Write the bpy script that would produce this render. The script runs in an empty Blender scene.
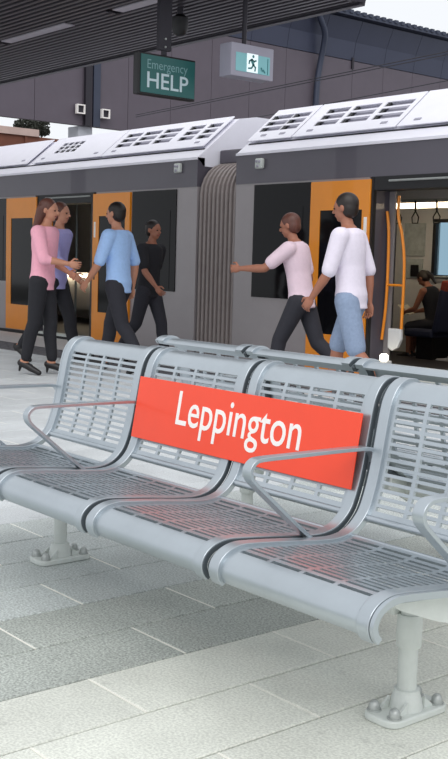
import bpy, bmesh, math, random
from mathutils import Vector, Matrix
random.seed(7)
S = bpy.context.scene
COL = S.collection

# ------------------------------------------------------------------ camera
FPX, YAW, PIT, ROL = 1097.4, 0.69333, 0.10636, 0.028768      # solved from the photo's vanishing points (448x759)
fw = Vector((-math.cos(YAW)*math.cos(PIT), math.sin(YAW)*math.cos(PIT), -math.sin(PIT)))
r0 = fw.cross(Vector((0, 0, 1))).normalized()
u0 = r0.cross(fw)
rr = r0*math.cos(ROL) + u0*math.sin(ROL)
uu = -r0*math.sin(ROL) + u0*math.cos(ROL)
CAMH = 1.2
cd = bpy.data.cameras.new('camera')
cam = bpy.data.objects.new('camera', cd)
COL.objects.link(cam)
cd.sensor_fit = 'VERTICAL'
cd.sensor_height = 24.0
cd.lens = FPX/759*24.0
cd.clip_end = 500
m = Matrix((rr, uu, -fw)).transposed().to_4x4()
m.translation = Vector((0, 0, CAMH))
cam.matrix_world = m
S.camera = cam

# ------------------------------------------------------------------ sky, sun, exposure
W = bpy.data.worlds.new('overcast_sky')
S.world = W
W.use_nodes = True
bg = W.node_tree.nodes['Background']
bg.inputs[0].default_value = (0.93, 0.96, 1.0, 1)
bg.inputs[1].default_value = 1.0
sd = bpy.data.lights.new('hazy_sun', 'SUN')
sd.energy = 1.6
sd.angle = math.radians(50)
sd.color = (1.0, 0.98, 0.95)
sun = bpy.data.objects.new('hazy_sun', sd)
COL.objects.link(sun)
sun.rotation_euler = Vector((-0.55, 0.55, -1.0)).to_track_quat('-Z', 'Y').to_euler()
S.view_settings.view_transform = 'Standard'
S.view_settings.look = 'None'
S.view_settings.exposure = 0.0
S.view_settings.gamma = 1.0
S.view_settings.use_curve_mapping = False

# ------------------------------------------------------------------ materials
def lin(c):
    c = c/255.0
    return c/12.92 if c <= 0.04045 else ((c+0.055)/1.055)**2.4

def mat(name, rgb, rough=0.6, metal=0.0, vary=0.0, scale=20.0, bump=0.0, bscale=200.0, emit=None, estr=0.0, spec=0.5, coat=0.0, stretch=None, coords='Object'):
    M = bpy.data.materials.new(name)
    M.use_nodes = True
    nt = M.node_tree
    b = nt.nodes['Principled BSDF']
    col = (lin(rgb[0]), lin(rgb[1]), lin(rgb[2]), 1)
    b.inputs['Base Color'].default_value = col
    b.inputs['Roughness'].default_value = rough
    b.inputs['Metallic'].default_value = metal
    b.inputs['Specular IOR Level'].default_value = spec
    b.inputs['Coat Weight'].default_value = coat
    tc = nt.nodes.new('ShaderNodeTexCoord')
    src = tc.outputs[coords]
    if stretch:
        mp = nt.nodes.new('ShaderNodeMapping')
        mp.inputs['Scale'].default_value = stretch
        nt.links.new(src, mp.inputs[0])
        src = mp.outputs[0]
    if vary > 0:
        n = nt.nodes.new('ShaderNodeTexNoise')
        n.inputs['Scale'].default_value = scale
        n.inputs['Detail'].default_value = 6
        n.inputs['Roughness'].default_value = 0.65
        nt.links.new(src, n.inputs['Vector'])
        mr = nt.nodes.new('ShaderNodeMapRange')
        mr.inputs[1].default_value = 0.3
        mr.inputs[2].default_value = 0.7
        mr.inputs[3].default_value = 1.0 - vary
        mr.inputs[4].default_value = 1.0 + vary
        nt.links.new(n.outputs[0], mr.inputs[0])
        mx = nt.nodes.new('ShaderNodeMix')
        mx.data_type = 'RGBA'
        mx.blend_type = 'MULTIPLY'
        mx.inputs[0].default_value = 1.0
        mx.inputs[6].default_value = col
        nt.links.new(mr.outputs[0], mx.inputs[7])
        nt.links.new(mx.outputs[2], b.inputs['Base Color'])
    if bump > 0:
        n2 = nt.nodes.new('ShaderNodeTexNoise')
        n2.inputs['Scale'].default_value = bscale
        n2.inputs['Detail'].default_value = 4
        nt.links.new(src, n2.inputs['Vector'])
        bp = nt.nodes.new('ShaderNodeBump')
        bp.inputs['Strength'].default_value = bump
        bp.inputs['Distance'].default_value = 0.002
        nt.links.new(n2.outputs[0], bp.inputs['Height'])
        nt.links.new(bp.outputs[0], b.inputs['Normal'])
    if emit:
        b.inputs['Emission Color'].default_value = (lin(emit[0]), lin(emit[1]), lin(emit[2]), 1)
        b.inputs['Emission Strength'].default_value = estr
    return M

def paver_mat(name, rgb, speck):
    """granite: fine speckle, soft blotches, a little shade of its own for each paver"""
    M = bpy.data.materials.new(name)
    M.use_nodes = True
    nt = M.node_tree
    b = nt.nodes['Principled BSDF']
    b.inputs['Roughness'].default_value = 0.62
    tc = nt.nodes.new('ShaderNodeTexCoord')
    oi = nt.nodes.new('ShaderNodeObjectInfo')
    geo = nt.nodes.new('ShaderNodeNewGeometry')
    def noise(sc, det):
        n = nt.nodes.new('ShaderNodeTexNoise')
        n.inputs['Scale'].default_value = sc
        n.inputs['Detail'].default_value = det
        nt.links.new(geo.outputs['Position'], n.inputs['Vector'])
        return n.outputs[0]
    def rng(o, a, bb, lo, hi):
        r = nt.nodes.new('ShaderNodeMapRange')
        r.inputs[1].default_value = a
        r.inputs[2].default_value = bb
        r.inputs[3].default_value = lo
        r.inputs[4].default_value = hi
        nt.links.new(o, r.inputs[0])
        return r.outputs[0]
    def mul(a, c):
        q = nt.nodes.new('ShaderNodeMath')
        q.operation = 'MULTIPLY'
        nt.links.new(a, q.inputs[0])
        nt.links.new(c, q.inputs[1])
        return q.outputs[0]
    v = mul(rng(noise(130, 4), 0.36, 0.64, 1-speck, 1+speck), rng(noise(3.0, 5), 0.3, 0.7, 0.88, 1.08))
    v = mul(v, rng(oi.outputs['Random'], 0, 1, 0.95, 1.05))
    v = mul(v, rng(noise(14, 5), 0.62, 0.75, 1.0, 0.82))
    mx = nt.nodes.new('ShaderNodeMix')
    mx.data_type = 'RGBA'
    mx.blend_type = 'MULTIPLY'
    mx.inputs[0].default_value = 1.0
    mx.inputs[6].default_value = (lin(rgb[0]), lin(rgb[1]), lin(rgb[2]), 1)
    nt.links.new(v, mx.inputs[7])
    nt.links.new(mx.outputs[2], b.inputs['Base Color'])
    bp = nt.nodes.new('ShaderNodeBump')
    bp.inputs['Strength'].default_value = 0.25
    bp.inputs['Distance'].default_value = 0.001
    nt.links.new(noise(300, 2), bp.inputs['Height'])
    nt.links.new(bp.outputs[0], b.inputs['Normal'])
    return M

MT = {
    'steel': mat('silver_powder_coat', (180, 188, 194), 0.31, 0.76, 0.05, 6, 0.05, 400),
    'cast': mat('cast_grey_metal', (206, 211, 207), 0.5, 0.1, 0.06, 15, 0.1, 200),
    'bolt': mat('galvanised_bolt', (180, 184, 182), 0.45, 0.6, 0.1, 80),
    'rubber': mat('dark_rubber', (74, 82, 88), 0.7),
    'signred': mat('orange_red_enamel', (243, 70, 36), 0.38, 0, 0.03, 4, coat=0.2),
    'white': mat('white_vinyl', (245, 240, 236), 0.5, 0, 0.01, 4),
    'pav_light': paver_mat('pale_granite', (213, 215, 206), 0.15),
    'pav_mid': paver_mat('mid_granite', (198, 202, 204), 0.14),
    'pav_semi': paver_mat('blue_grey_granite', (186, 192, 190), 0.28),
    'pav_dark': paver_mat('dark_granite', (174, 179, 173), 0.34),
    'joint': mat('joint_mortar', (104, 105, 100), 0.9, 0, 0.15, 30),
    'joint_pale': mat('pale_joint_filler', (232, 231, 222), 0.8, 0, 0.05, 30),
    'tactile': mat('charcoal_tactile', (92, 92, 97), 0.7, 0, 0.1, 20),
    'coping': mat('concrete_coping', (190, 189, 190), 0.6, 0, 0.06, 10),
    'train_grey': mat('grey_train_paint', (152, 146, 148), 0.38, 0.1, 0.04, 3, coat=0.2),
    'train_band': mat('charcoal_train_paint', (82, 78, 88), 0.35, 0.1, 0.04, 3, coat=0.3),
    'train_roof': mat('pale_roof_paint', (232, 231, 241), 0.42, 0, 0.03, 3),
    'roof_recess': mat('grey_roof_recess', (160, 158, 172), 0.6, 0, 0.04, 4),
    'yellow': mat('orange_door_paint', (232, 140, 20), 0.36, 0, 0.04, 3, coat=0.2),
    'glass': mat('tinted_black_glass', (14, 14, 17), 0.08, 0, 0.02, 3, spec=0.15),
    'black': mat('black_trim', (20, 20, 23), 0.5, 0, 0.05, 10),
    'bellow': mat('bellows_fabric', (148, 138, 136), 0.6, 0, 0.08, 12),
    'int_wall': mat('cream_interior_panel', (214, 214, 214), 0.5, 0, 0.03, 4),
    'int_floor': mat('dark_vinyl_floor', (52, 50, 54), 0.5, 0, 0.15, 60),
    'pole': mat('orange_handrail', (238, 142, 30), 0.3, 0, 0.03, 8, coat=0.3),
    'seat_blue': mat('navy_seat_fabric', (36, 42, 66), 0.85, 0, 0.15, 60, 0.3, 300),
    'seat_red': mat('rust_seat_fabric', (150, 62, 46), 0.8, 0, 0.15, 60),
    'lamp': mat('lit_diffuser', (255, 244, 220), 0.4, emit=(255, 232, 196), estr=7.0),
    'lampw': mat('lit_lens', (255, 250, 235), 0.3, emit=(255, 246, 220), estr=6.0),
    'poster': mat('pale_poster', (182, 190, 190), 0.5, 0, 0.25, 9),
    'winglow': mat('daylit_window_glass', (150, 180, 195), 0.02, 0, 0.0, 3),
    'soffit': mat('dark_soffit_metal', (50, 45, 53), 0.42, 0.3, 0.06, 5),
    'fascia': mat('dark_fascia_metal', (45, 42, 50), 0.5, 0.3, 0.06, 5),
    'tube': mat('unlit_fluorescent', (168, 162, 172), 0.5, 0, 0.06, 6),
    'clad': mat('mauve_cladding', (92, 84, 94), 0.55, 0.1, 0.07, 1.5),
    'clad_blue': mat('slate_blue_cladding', (56, 61, 82), 0.45, 0.2, 0.07, 1.5),
    'pipe': mat('dark_slate_pipe', (56, 62, 80), 0.45, 0.2, 0.05, 4),
    'conc': mat('pale_concrete', (188, 190, 198), 0.75, 0, 0.08, 6),
    'brown': mat('rust_brown_girder', (118, 72, 56), 0.8, 0, 0.2, 1.2),
    'pinkcap': mat('weathered_pink_parapet', (196, 172, 164), 0.8, 0, 0.12, 1.0),
    'leaf': mat('dark_foliage', (48, 52, 44), 0.8, 0, 0.3, 4),
    'bark': mat('bark', (66, 54, 46), 0.9, 0, 0.2, 20),
    'help': mat('teal_sign_face', (34, 94, 92), 0.4, 0, 0.02, 3),
    'helptxt': mat('pale_sign_lettering', (190, 208, 214), 0.5, 0, 0.01, 3),
    'helpthin': mat('muted_sign_lettering', (120, 158, 160), 0.5, 0, 0.01, 3),
    'exitframe': mat('lavender_grey_frame', (148, 146, 160), 0.5, 0, 0.03, 5),
    'exitpanel': mat('aqua_exit_panel', (120, 172, 178), 0.4, 0, 0.04, 5, emit=(110, 180, 185), estr=0.12),
    'exitman': mat('teal_pictogram', (52, 118, 122), 0.5, 0, 0.02, 5),
    'exitwhite': mat('lit_white_panel', (228, 240, 242), 0.4, emit=(225, 240, 244), estr=0.35),
    'ballast': mat('track_ballast', (80, 74, 70), 0.95, 0, 0.3, 12, 1.0, 40),
    'wire': mat('dark_wire', (40, 38, 46), 0.6, 0.3, 0.05, 5),
    'skin': mat('skin_warm', (190, 134, 108), 0.55, 0, 0.06, 25),
    'skin_d': mat('skin_tan', (158, 104, 82), 0.55, 0, 0.06, 25),
    'hair_b': mat('hair_dark_brown', (30, 22, 19), 0.5, 0, 0.25, 60, stretch=(1, 1, 0.15)),
    'hair_r': mat('hair_auburn', (92, 54, 44), 0.5, 0, 0.25, 60, stretch=(1, 1, 0.15)),
    'eye': mat('eye_dark', (26, 20, 18), 0.25, 0, 0.02, 10),
    'lip': mat('lip_rose', (150, 80, 74), 0.5, 0, 0.03, 30),
    'cl_pink': mat('pink_cotton', (240, 172, 190), 0.85, 0, 0.06, 30, 0.2, 300),
    'cl_lav': mat('lavender_cotton', (168, 164, 216), 0.85, 0, 0.06, 30, 0.2, 300),
    'cl_blue': mat('light_blue_cotton', (164, 198, 244), 0.85, 0, 0.06, 30, 0.2, 300),
    'cl_black': mat('black_cotton', (30, 30, 36), 0.85, 0, 0.1, 30, 0.2, 300),
    'cl_white': mat('white_cotton', (226, 218, 232), 0.85, 0, 0.04, 30, 0.2, 300),
    'cl_rosewhite': mat('pale_rose_cotton', (224, 200, 212), 0.85, 0, 0.04, 30, 0.2, 300),
    'cl_denim': mat('pale_denim', (134, 150, 176), 0.85, 0, 0.1, 40, 0.2, 300),
    'cl_dark': mat('charcoal_trouser', (42, 42, 50), 0.85, 0, 0.08, 30, 0.2, 300),
    'shoe': mat('dark_shoe_leather', (30, 27, 28), 0.45, 0, 0.08, 30),
    'shoe_l': mat('pale_trainer', (196, 192, 190), 0.6, 0, 0.05, 30),
    'paper': mat('book_paper', (216, 208, 190), 0.7, 0, 0.05, 30),
}

_b = MT['winglow'].node_tree.nodes['Principled BSDF']
_b.inputs['Transmission Weight'].default_value = 1.0
_b.inputs['IOR'].default_value = 1.02

# ------------------------------------------------------------------ geometry helpers
def tag(o, label=None, cat=None, group=None, kind=None):
    if label: o['label'] = label
    if cat: o['category'] = cat
    if group: o['group'] = group
    if kind: o['kind'] = kind
    return o

def empty(name, loc=(0, 0, 0)):
    o = bpy.data.objects.new(name, None)
    o.empty_display_size = 0.1
    COL.objects.link(o)
    o.location = loc
    return o

def child(o, parent):
    """parent keeping the world place (all built in world or parent-relative translation only)"""
    if parent:
        o.parent = parent
        o.matrix_parent_inverse = Matrix.Identity(4)
    return o

class MB:
    """collects shapes given in world coordinates, built as ONE mesh object whose origin is `org`"""
    def __init__(self):
        self.v = []; self.f = []
    def add(self, vs, fs):
        n = len(self.v)
        self.v += [Vector(p) for p in vs]
        self.f += [tuple(i+n for i in f) for f in fs]
        return self
    def box(self, x0, x1, y0, y1, z0, z1):
        vs = [(x, y, z) for z in (z0, z1) for y in (y0, y1) for x in (x0, x1)]
        return self.add(vs, [(0, 2, 3, 1), (4, 5, 7, 6), (0, 1, 5, 4), (2, 6, 7, 3), (0, 4, 6, 2), (1, 3, 7, 5)])
    def prism(self, poly, axis, a0, a1):
        """closed polygon (list of 2-tuples) extruded along axis; 2-tuples are the other two axes in order"""
        n = len(poly)
        def P(p, a):
            return {'x': (a, p[0], p[1]), 'y': (p[0], a, p[1]), 'z': (p[0], p[1], a)}[axis]
        vs = [P(p, a0) for p in poly] + [P(p, a1) for p in poly]
        fs = [tuple(range(n))[::-1], tuple(range(n, 2*n))] + [(i, (i+1) % n, n+(i+1) % n, n+i) for i in range(n)]
        return self.add(vs, fs)
    def tube(self, pts, r, seg=10, caps=True):
        pts = [Vector(p) for p in pts]
        rs = r if isinstance(r, (list, tuple)) else [r]*len(pts)
        n = len(pts); rings = []
        up = None
        for i in range(n):
            t = (pts[min(i+1, n-1)] - pts[max(i-1, 0)]).normalized()
            if up is None:
                up = Vector((0, 0, 1)) if abs(t.z) < 0.9 else Vector((1, 0, 0))
            a = t.cross(up)
            if a.length < 1e-6: a = t.cross(Vector((1, 0, 0)))
            a.normalize(); b = a.cross(t).normalized(); up = b
            rings.append([pts[i] + (a*math.cos(2*math.pi*k/seg) + b*math.sin(2*math.pi*k/seg))*rs[i] for k in range(seg)])
        vs = [p for ring in rings for p in ring]
        fs = [(i*seg+k, i*seg+(k+1) % seg, (i+1)*seg+(k+1) % seg, (i+1)*seg+k) for i in range(n-1) for k in range(seg)]
        if caps: fs += [tuple(range(seg))[::-1], tuple(range((n-1)*seg, n*seg))]
        return self.add(vs, fs)
    def lathe(self, c, prof, seg=20):
        """prof [(r, z)] round a vertical axis through c"""
        vs = []; fs = []; n = len(prof)
        for r, z in prof:
            for k in range(seg):
                a = 2*math.pi*k/seg
                vs.append((c[0]+r*math.cos(a), c[1]+r*math.sin(a), c[2]+z))
        for i in range(n-1):
            for k in range(seg):
                fs.append((i*seg+k, i*seg+(k+1) % seg, (i+1)*seg+(k+1) % seg, (i+1)*seg+k))
        fs += [tuple(range(seg))[::-1], tuple(range((n-1)*seg, n*seg))]
        return self.add(vs, fs)
    def ribbon(self, path, frame, w, t):
        """rectangular bar w wide (along x) and t thick swept along a path [(y, z)] in the plane x=frame"""
        n = len(path); vs = []; fs = []
        for i in range(n):
            a = Vector(path[max(i-1, 0)]); b = Vector(path[min(i+1, n-1)])
            d = (b-a).normalized(); nn = Vector((-d.y, d.x)); p = Vector(path[i])
            q0 = p - nn*t/2; q1 = p + nn*t/2
            vs += [(frame-w/2, q0.x, q0.y), (frame+w/2, q0.x, q0.y), (frame+w/2, q1.x, q1.y), (frame-w/2, q1.x, q1.y)]
        for i in range(n-1):
            for k in range(4):
                fs.append((i*4+k, i*4+(k+1) % 4, (i+1)*4+(k+1) % 4, (i+1)*4+k))
        fs += [(3, 2, 1, 0), tuple((n-1)*4+k for k in range(4))]
        return self.add(vs, fs)
    def sphere(self, c, r, seg=12, rings=8):
        rx, ry, rz = r if isinstance(r, (tuple, list)) else (r, r, r)
        vs = [(c[0], c[1], c[2]-rz)]; fs = []
        for i in range(1, rings):
            a = -math.pi/2 + math.pi*i/rings
            for k in range(seg):
                b = 2*math.pi*k/seg
                vs.append((c[0]+rx*math.cos(a)*math.cos(b), c[1]+ry*math.cos(a)*math.sin(b), c[2]+rz*math.sin(a)))
        vs.append((c[0], c[1], c[2]+rz)); top = len(vs)-1
        for k in range(seg):
            fs.append((0, 1+(k+1) % seg, 1+k))
            fs.append((top, top-seg+k, top-seg+(k+1) % seg))
        for i in range(rings-2):
            for k in range(seg):
                fs.append((1+i*seg+k, 1+i*seg+(k+1) % seg, 1+(i+1)*seg+(k+1) % seg, 1+(i+1)*seg+k))
        return self.add(vs, fs)
    def mesh(self, name, org=(0, 0, 0)):
        o = Vector(org)
        me = bpy.data.meshes.new(name)
        me.from_pydata([tuple(p-o) for p in self.v], [], self.f)
        bm = bmesh.new(); bm.from_mesh(me)
        bmesh.ops.recalc_face_normals(bm, faces=bm.faces)
        bm.to_mesh(me); bm.free()
        return me
    def build(self, name, material, parent=None, org=None, smooth=30, bevel=0.0):
        """org: world origin (defaults to the parent's place); parents carry translation only"""
        base = Vector(parent_world(parent)) if parent else Vector((0, 0, 0))
        if org is None: org = base
        me = self.mesh(name, org)
        o = bpy.data.objects.new(name, me)
        COL.objects.link(o)
        me.materials.append(MT[material] if isinstance(material, str) else material)
        if parent: o.parent = parent
        o.location = Vector(org) - base
        if bevel > 0:
            bv = o.modifiers.new('bevel', 'BEVEL')
            bv.width = bevel; bv.segments = 2; bv.limit_method = 'ANGLE'; bv.angle_limit = math.radians(40)
        if smooth:
            for p in me.polygons: p.use_smooth = True
            me.set_sharp_from_angle(angle=math.radians(smooth))
        return o

def parent_world(p):
    v = Vector((0, 0, 0))
    while p:
        v += Vector(p.location); p = p.parent
    return v

def one(name, material, parent=None, **k):
    return lambda mb: mb.build(name, material, parent, **k)

def sheet(xs, prof, hole, t):
    """perforated sheet: x stations, profile stations [(y,z)], hole(i,j) says which cells are open, thickness t below"""
    ns, nx = len(prof), len(xs)
    nor = []
    for i in range(ns):
        a = Vector(prof[max(i-1, 0)]); b = Vector(prof[min(i+1, ns-1)]); d = (b-a).normalized()
        nor.append(Vector((-d.y, d.x)))
    mb = MB()
    vs = []
    for lay in (0, 1):
        for i in range(ns):
            q = Vector(prof[i]) - nor[i]*(t*lay)
            for x in xs: vs.append((x, q.x, q.y))
    idx = lambda lay, i, j: lay*ns*nx + i*nx + j
    fs = []
    solid = lambda i, j: 0 <= i < ns-1 and 0 <= j < nx-1 and not hole(i, j)
    for i in range(ns-1):
        for j in range(nx-1):
            if not solid(i, j): continue
            fs.append((idx(0, i, j), idx(0, i, j+1), idx(0, i+1, j+1), idx(0, i+1, j)))
            fs.append((idx(1, i, j), idx(1, i+1, j), idx(1, i+1, j+1), idx(1, i, j+1)))
            for (di, dj, A, B) in ((-1, 0, (i, j), (i, j+1)), (1, 0, (i+1, j+1), (i+1, j)), (0, -1, (i+1, j), (i, j)), (0, 1, (i, j+1), (i+1, j+1))):
                if not solid(i+di, j+dj):
                    fs.append((idx(0, *A), idx(1, *A), idx(1, *B), idx(0, *B)))
    used = sorted({k for f in fs for k in f})
    remap = {k: n for n, k in enumerate(used)}
    mb.add([vs[k] for k in used], [tuple(remap[k] for k in f) for f in fs])
    return mb

def text_mesh(txt, width, height, org, ax, ay, az, name, material, parent, bold=0.0, thick=0.001, shear=0.0):
    """lettering fitted to width x height (of its own box), lying at org with axes ax, ay and facing az"""
    cu = bpy.data.curves.new(name, 'FONT')
    cu.body = txt
    cu.extrude = 0.02
    cu.offset = bold
    cu.resolution_u = 4
    tmp = bpy.data.objects.new(name+'_tmp', cu)
    COL.objects.link(tmp)
    dg = bpy.context.evaluated_depsgraph_get()
    me = bpy.data.meshes.new_from_object(tmp.evaluated_get(dg))
    bpy.data.objects.remove(tmp)
    xs = [v.co.x for v in me.vertices]; ys = [v.co.y for v in me.vertices]; zs = [v.co.z for v in me.vertices]
    x0, x1, y0, y1, z0, z1 = min(xs), max(xs), min(ys), max(ys), min(zs), max(zs)
    ax, ay, az, org = Vector(ax), Vector(ay), Vector(az), Vector(org)
    base = parent_world(parent)
    for v in me.vertices:
        a = (v.co.x-x0)/(x1-x0)*width; b = (v.co.y-y0)/(y1-y0)*height; c = (v.co.z-z0)/(z1-z0)*thick
        v.co = org - base + ax*a + ay*b + az*c
    me.materials.clear()
    me.materials.append(MT[material])
    o = bpy.data.objects.new(name, me)
    COL.objects.link(o)
    o.parent = parent
    return o

def catmull(pts, per=6):
    out = []
    n = len(pts)
    for i in range(n-1):
        p0, p1, p2, p3 = [Vector(pts[max(0, min(n-1, k))]) for k in (i-1, i, i+1, i+2)]
        for k in range(per):
            t = k/per
            out.append(0.5*((2*p1) + (p2-p0)*t + (2*p0-5*p1+4*p2-p3)*t*t + (-p0+3*p1-3*p2+p3)*t**3))
    out.append(Vector(pts[-1]))
    return [tuple(p) for p in out]

def resample(path, stations):
    """points on a 2-D polyline at the given arc lengths"""
    P = [Vector(p) for p in path]
    L = [0]
    for a, b in zip(P, P[1:]): L.append(L[-1] + (b-a).length)
    out = []
    for s in stations:
        s = max(0, min(L[-1], s))
        for i in range(len(P)-1):
            if L[i+1] >= s:
                t = (s-L[i])/max(1e-9, L[i+1]-L[i])
                q = P[i].lerp(P[i+1], t); out.append((q.x, q.y)); break
    return out
def plen(path):
    return sum((Vector(b)-Vector(a)).length for a, b in zip(path, path[1:]))

# ================================================================== THE SETTING
def project(P):
    d = Vector(P) - Vector((0, 0, CAMH))
    zc = d.dot(fw)
    if zc < 0.2: return None
    return 224+FPX*d.dot(rr)/zc, 379.5-FPX*d.dot(uu)/zc, zc

# ---- platform: slab, pavers, tactile strip, edge coping
floor = MB().box(-60, 6, -6, 8.52, -1.25, -0.012).build('floor', 'joint', smooth=0)
tag(floor, kind='structure')
ROWP, LENP, GAP = 0.2945, 0.712, 0.007
PYMAX = 6.86
pav = []
k0 = int((-26+2.58)/ROWP); k1 = int((3+2.58)/ROWP)
for k in range(k0, k1):
    xa = -2.578 + ROWP*k; xb = xa + ROWP
    off = 1.665 if k % 2 == 0 else 2.021
    n0 = int((-4-off)/LENP)
    y = off + n0*LENP
    while y < PYMAX - 0.02:
        ya, yb = y, min(y+LENP, PYMAX)
        pav.append((k, xa, xb, ya, yb))
        y += LENP
def pav_kind(k):
    if k >= 0: return 'pav_light'
    if k >= -2: return 'pav_dark'
    if k >= -6: return 'pav_semi'
    return 'pav_mid'
vis = []
rest = []
for p in pav:
    k, xa, xb, ya, yb = p
    q = project(((xa+xb)/2, (ya+yb)/2, 0))
    if q and -90 < q[0] < 540 and q[1] < 840: vis.append((q[2], p))
    else: rest.append(p)
vis.sort()
rest += [p for _, p in vis[300:]]
pmesh = {}
def chamfer_box(w, l):
    c = 0.003
    v = [(-w/2, -l/2, -0.02), (w/2, -l/2, -0.02), (w/2, l/2, -0.02), (-w/2, l/2, -0.02),
         (-w/2, -l/2, -c), (w/2, -l/2, -c), (w/2, l/2, -c), (-w/2, l/2, -c),
         (-w/2+c, -l/2+c, 0), (w/2-c, -l/2+c, 0), (w/2-c, l/2-c, 0), (-w/2+c, l/2-c, 0)]
    f = [(8, 9, 10, 11)] + [(a, (a+1) % 4, 4+(a+1) % 4, 4+a) for a in range(4)] + [(4+a, 4+(a+1) % 4, 8+(a+1) % 4, 8+a) for a in range(4)]
    return v, f
def paver(p):
    k, xa, xb, ya, yb = p
    m_ = pav_kind(k)
    L = round(yb-ya-GAP, 3)
    if (L, m_) not in pmesh:
        me = bpy.data.meshes.new('paver')
        v, f = chamfer_box(ROWP-GAP*1.1, L)
        me.from_pydata(v, [], f)
        me.materials.append(MT[m_])
        pmesh[(L, m_)] = me
    o = bpy.data.objects.new('paver', pmesh[(L, m_)])
    COL.objects.link(o)
    o.parent = floor
    o.location = ((xa+xb)/2, (ya+yb)/2, random.uniform(-0.0008, 0.0004))
for _, p in vis[:300]: paver(p)
for m_ in ('pav_light', 'pav_mid', 'pav_semi', 'pav_dark'):
    mb = MB()
    for p in rest:
        if pav_kind(p[0]) == m_:
            v, f = chamfer_box(ROWP-GAP*0.7, p[4]-p[3]-GAP)
            cx, cy = (p[1]+p[2])/2, (p[3]+p[4])/2
            mb.add([(a+cx, b+cy, c) for a, b, c in v], f)
    if mb.v: tag(mb.build('far_paving', m_, floor, smooth=0), kind='stuff')
mb = MB()
for _, p in vis[:160]:
    mb.box(p[1]+0.004, p[2]-0.004, p[3]-GAP/2, p[3]+GAP/2, -0.02, -0.0012)
mb.build('joint_filler', 'joint_pale', floor, smooth=0)['kind'] = 'stuff'
MB().box(-26, 3, 6.87, 7.5, -0.02, 0.0).build('tactile_strip', 'tactile', floor, smooth=0)
mb = MB()
for i in range(58):
    for j in range(5):
        cx, cy = -18+i*0.25, 6.95+j*0.12
        mb.box(cx, cx+0.2, cy, cy+0.035, 0.0, 0.005)
tag(mb.build('tactile_bar', 'tactile', floor, smooth=0), kind='stuff')
for i in range(25):
    x = -26 + i*1.2
    MB().box(x+0.004, x+1.196, 7.508, 8.52, -0.03, 0.0).build('coping_slab', 'coping', floor, org=(x, 8.0, 0), smooth=0)

# ---- track bed below the train
tag(MB().box(-60, 8, 8.53, 40, -1.6, -1.2).build('ground', 'ballast', smooth=0), kind='structure')

# ---- canopy over the far platform: ribbed soffit, fascia, recessed strip lights
CX0, CX1, CY0, CY1, CZ = -40.0, -7.24, 4.3, 7.55, 3.6
canopy = MB().box(CX0, CX1, CY0, CY1, CZ+0.06, CZ+0.3).build('ceiling', 'fascia', smooth=0)
tag(canopy, kind='structure')
ribs = []
y = CY0+0.03
while y < CY1-0.05:
    ribs.append(y); y += 0.0875
rib_me = {}
for y in ribs:
    in_light = 6.09 < y+0.03 < 6.28
    segs = [(CX0, CX1)] if not in_light else [(CX0, -11.55), (-10.05, -9.3), (-7.8, CX1)]
    for a, b in segs:
        if b-a < 0.05: continue
        key = round(b-a, 3)
        if key not in rib_me:
            me = MB().prism([(0, 0.06), (0.012, 0), (0.05, 0), (0.062, 0.06)], 'x', 0, b-a).mesh('soffit_slat')
            me.materials.append(MT['soffit'])
            rib_me[key] = me
        o = bpy.data.objects.new('soffit_slat', rib_me[key])
        COL.objects.link(o); o.parent = canopy; o.location = (a, y, CZ)
MB().prism([(CY1-0.05, CZ-0.02), (CY1+0.02, CZ-0.02), (CY1+0.1, CZ+0.36), (CY1-0.05, CZ+0.36)], 'x', CX0, CX1).build('fascia', 'fascia', canopy, smooth=0)
MB().prism([(CX1-0.03, CZ-0.0), (CX1+0.02, CZ-0.0), (CX1+0.2, CZ+0.36), (CX1-0.03, CZ+0.36)], 'y', CY0, CY1).build('fascia', 'fascia', canopy, smooth=0)
for i in range(4):
    x = -12.5 - 8*i
    MB().box(x-0.12, x+0.12, 4.4, 4.64, 0, CZ+0.06).build('canopy_column', 'fascia', canopy, org=(x, 4.52, 0), smooth=0, bevel=0.01)
for a, b, lab in ((-11.5, -10.1, 'long recessed strip light farther along the dark slatted canopy'), (-9.25, -7.85, 'recessed strip light in the dark canopy above the hanging help sign')):
    t = empty('strip_light', ((a+b)/2, 6.185, CZ))
    tag(t, lab, 'light', 'strip lights in the canopy')
    MB().box(a, b, 6.10, 6.27, CZ+0.02, CZ+0.059).build('housing', 'fascia', t, smooth=0)
    MB().box(a+0.02, b-0.02, 6.12, 6.25, CZ+0.008, CZ+0.03).build('diffuser', 'tube', t, smooth=0, bevel=0.005)
# dark service band between the two lights
MB().box(-10.02, -9.3, 6.1, 6.26, CZ+0.012, CZ+0.06).build('service_panel', 'fascia', canopy, smooth=0)

# ================================================================== THE BENCHES
PROF = [(1.790, 0.371), (1.779, 0.384), (1.773, 0.405), (1.782, 0.428), (1.805, 0.446), (1.842, 0.456), (1.89, 0.4545), (2.02, 0.441), (2.13, 0.428), (2.21, 0.424),
        (2.275, 0.440), (2.325, 0.483), (2.352, 0.54), (2.372, 0.61), (2.390, 0.70), (2.404, 0.77), (2.418, 0.815), (2.442, 0.848), (2.475, 0.864), (2.51, 0.862), (2.535, 0.846)]
CURVE = catmull(PROF, 6)
JX = [-3.957, -3.364, -2.771, -2.178, -1.585]
def s_at(test):
    s = 0
    for a, b in zip(CURVE, CURVE[1:]):
        if test(b): return s
        s += (Vector(b)-Vector(a)).length
TOT = plen(CURVE)
S_SEAT0 = 0.0
S_SEATROW0 = s_at(lambda p: p[0] > 1.818 and p[1] > 0.43)
S_SEAT1 = s_at(lambda p: p[0] > 2.268)
S_BACK0 = s_at(lambda p: p[0] > 2.3 and p[1] > 0.478)
S_TOPROW = s_at(lambda p: p[0] > 2.3 and p[1] > 0.825)

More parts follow.
